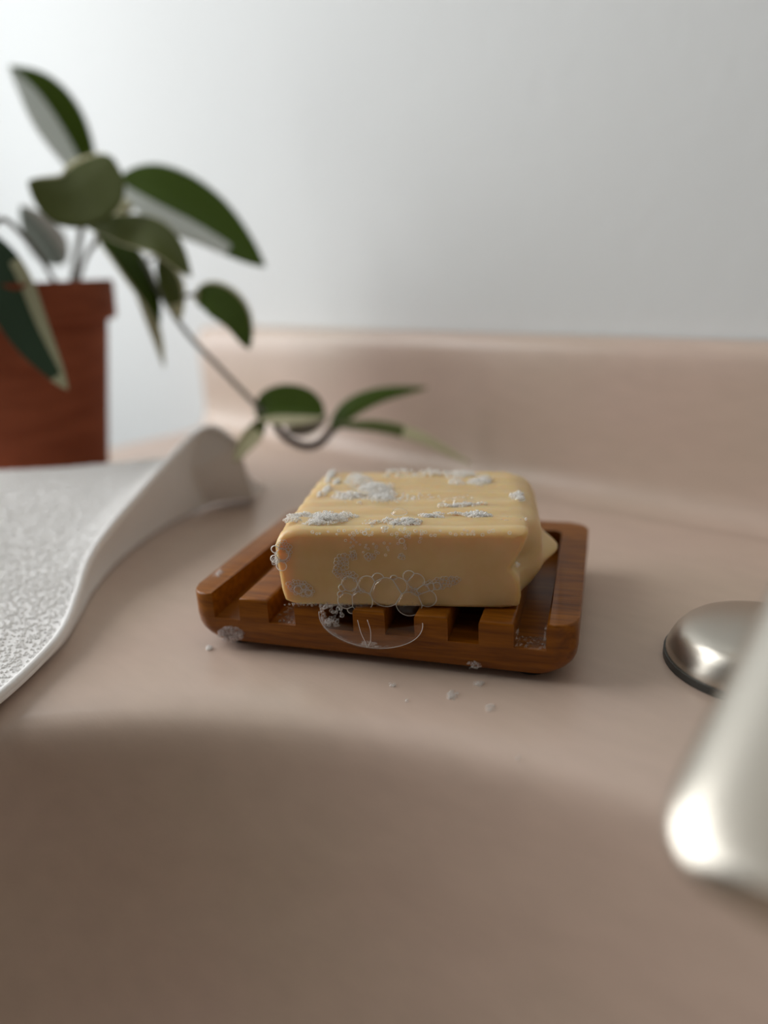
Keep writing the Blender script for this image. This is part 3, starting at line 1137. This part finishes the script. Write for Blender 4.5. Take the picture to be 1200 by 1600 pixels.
ZP = 0.1140
lathe('pot', [(0.010, 0.0), (0.0368, 0.0), (0.0378, 0.0012), (0.0515, ZP - 0.021), (0.0515, ZP - 0.0195), (0.0472, ZP - 0.0195), (0.046, ZP - 0.022), (0.03, ZP - 0.03)], M_POT, plant)
lathe('rim', [(0.047, ZP - 0.0205), (0.0555, ZP - 0.0205), (0.0565, ZP - 0.0195), (0.0575, ZP - 0.002), (0.0565, ZP), (0.0525, ZP), (0.0515, ZP - 0.0015), (0.0505, ZP - 0.012), (0.047, ZP - 0.012)], M_POT, plant)
lathe('soil', [(0.0502, ZP - 0.013), (0.0502, ZP - 0.008), (0.035, ZP - 0.006), (0.015, ZP - 0.005), (0.002, ZP - 0.0045)], M_SOIL, plant)


def stem(pts, r, m=M_STEM, name='stem'):
    P = [atd(*p) - PO for p in pts]
    Q = catmull(P, 8 * len(P))
    v_, f_ = tube(Q, r, 8)
    return obj(name, v_, f_, m, plant)


def leaf(mid, wl, wr, m, cream=None, tl=0.0, tr=0.0, a=0.85, b_=0.75, cup=0.0):
    Q = catmull([Vector(p) for p in mid], 33)
    ns, nt_ = 33, 9
    V, val = [], []
    for i in range(ns):
        s = i / (ns - 1)
        tan = Q[min(i + 1, ns - 1)] - Q[max(i - 1, 0)]
        L = math.hypot(tan[0], tan[1])
        p2 = np.array((-tan[1], tan[0])) / L
        wv = max(math.sin(math.pi * min(s ** a, 1)), 0) ** b_
        wv = max(wv, 0.03)
        for j in range(-nt_, nt_ + 1):
            t = j / nt_
            off = (wr if t > 0 else wl) * t * wv
            dep = (tr if t > 0 else tl) * abs(t) * wv + cup * t * t * wv
            V.append(atd(Q[i][0] + p2[0] * off, Q[i][1] + p2[1] * off, Q[i][2] + dep) - PO)
            val.append(cream(s, t) if cream else 0.0)
    n = 2 * nt_ + 1
    Fc = [(i * n + k, i * n + k + 1, (i + 1) * n + k + 1, (i + 1) * n + k) for i in range(ns - 1) for k in range(n - 1)]
    o = obj('leaf', V, Fc, ML[m], plant)
    at = o.data.attributes.new('cream', 'FLOAT', 'POINT')
    at.data.foreach_set('value', [float(x) for x in val])
    sd = o.modifiers.new('thickness', 'SOLIDIFY')
    sd.thickness = 0.0006
    return o


def margin(lo=0.86, hi=0.86):
    return lambda s, t: 1.0 if (t > hi or t < -lo) else 0.0


leaf([(150, 300, .435), (106, 210, .433), (62, 145, .432), (14, 103, .432)], 38, 38, 'pale', lambda s, t: 1.0 if t < -0.05 or t > 0.93 else 0.0, tl=-.012, tr=.004, a=.9, b_=.85)
leaf([(176, 246, .395), (140, 280, .385), (100, 300, .378), (44, 284, .372)], 66, 38, 'olive', lambda s, t: 1.0 if t > 0.78 else 0.0, tl=-.012, tr=.010, a=.78, b_=.7)
leaf([(186, 278, .415), (250, 298, .412), (330, 343, .41), (414, 416, .405)], 44, 52, 'pale', lambda s, t: 1.0 if t > 0.42 - 0.25 * (s > .9) and s < .82 or t < -0.93 else 0.0, tl=.008, tr=-.014)
leaf([(130, 352, .385), (190, 358, .378), (250, 375, .37), (299, 432, .362)], 28, 27, 'olive', margin(.9, .95), tl=.010, tr=-.004, a=1.1)
leaf([(152, 365, .395), (195, 400, .39), (228, 450, .386), (250, 507, .38)], 23, 22, 'green', margin(.95, .85), tl=.006, tr=-.006)
leaf([(208, 440, .395), (228, 480, .39), (244, 525, .386), (257, 576, .384)], 11, 9, 'olive', lambda s, t: 1.0, tl=.004)
leaf([(248, 402, .385), (262, 435, .382), (272, 465, .38), (281, 503, .378)], 22, 18, 'olive', lambda s, t: 1.0 if t < -0.7 or s > .75 else 0.0, tl=.006)
leaf([(302, 462, .385), (335, 468, .38), (368, 495, .376), (390, 545, .372)], 30, 26, 'green', lambda s, t: 1.0 if t < -0.78 or s < 0.08 else 0.0, tl=.006, tr=-.006, b_=.65)
leaf([(-22, 362, .355), (15, 430, .350), (52, 515, .345), (106, 608, .338)], 30, 48, 'blue', lambda s, t: 1.0 if t < -0.30 and s > .25 or s > .93 else 0.0, tl=.004, tr=-.010)
leaf([(102, 412, .430), (82, 388, .43), (58, 355, .43), (33, 322, .43)], 30, 28, 'grey', lambda s, t: 1.0 if t > 0.3 else 0.0, tl=.004)
leaf([(400, 652, .375), (430, 640, .373), (470, 640, .372), (507, 648, .371)], 38, 26, 'green', lambda s, t: 1.0 if t > 0.40 else 0.0, tl=.008, tr=-.012, a=1.0, b_=.5)
leaf([(414, 655, .372), (398, 674, .366), (382, 694, .360), (366, 722, .355)], 15, 13, 'olive', lambda s, t: 1.0 if s > .3 else 0.2, tl=-.004)
leaf([(516, 676, .380), (545, 640, .382), (595, 617, .386), (668, 606, .392)], 15, 15, 'green', margin(.97, .93), tl=.006, tr=-.004, a=.75)
leaf([(522, 664, .375), (590, 666, .372), (655, 683, .368), (738, 726, .36)], 10, 9, 'olive', lambda s, t: 1.0 if s > .55 or t < -.8 else 0.0, tl=.006, tr=-.006)
leaf([(446, 672, .376), (470, 672, .374), (492, 664, .373), (512, 648, .373)], 12, 12, 'grey', lambda s, t: 1.0, tl=.004)
leaf([(172, 345, .41), (195, 325, .41), (215, 312, .412), (240, 318, .414)], 12, 10, 'olive', lambda s, t: 0.6, tl=.004)
stem([(112, 452, .415), (118, 410, .41), (126, 365, .405), (132, 320, .402), (134, 262, .41)], 0.0018)
stem([(120, 452, .413), (135, 400, .40), (170, 365, .40), (215, 400, .395), (262, 478, .385), (300, 530, .38), (350, 582, .377), (400, 634, .375), (432, 668, .374)], 0.0013)
stem([(432, 668, .374), (450, 687, .373), (480, 698, .373), (503, 690, .374), (518, 672, .376)], 0.0021, M_STEMDARK)
stem([(134, 330, .402), (155, 295, .408), (176, 272, .412), (190, 280, .415)], 0.0012)
stem([(130, 355, .400), (140, 348, .39), (132, 352, .386)], 0.0012)
stem([(262, 478, .385), (285, 465, .385), (304, 461, .385)], 0.0010)
stem([(92, 452, .40), (60, 400, .385), (10, 345, .365), (-20, 362, .356)], 0.0013)
stem([(225, 415, .395), (236, 404, .39), (249, 402, .386)], 0.001)
stem([(150, 385, .40), (150, 372, .397), (153, 364, .395)], 0.001)
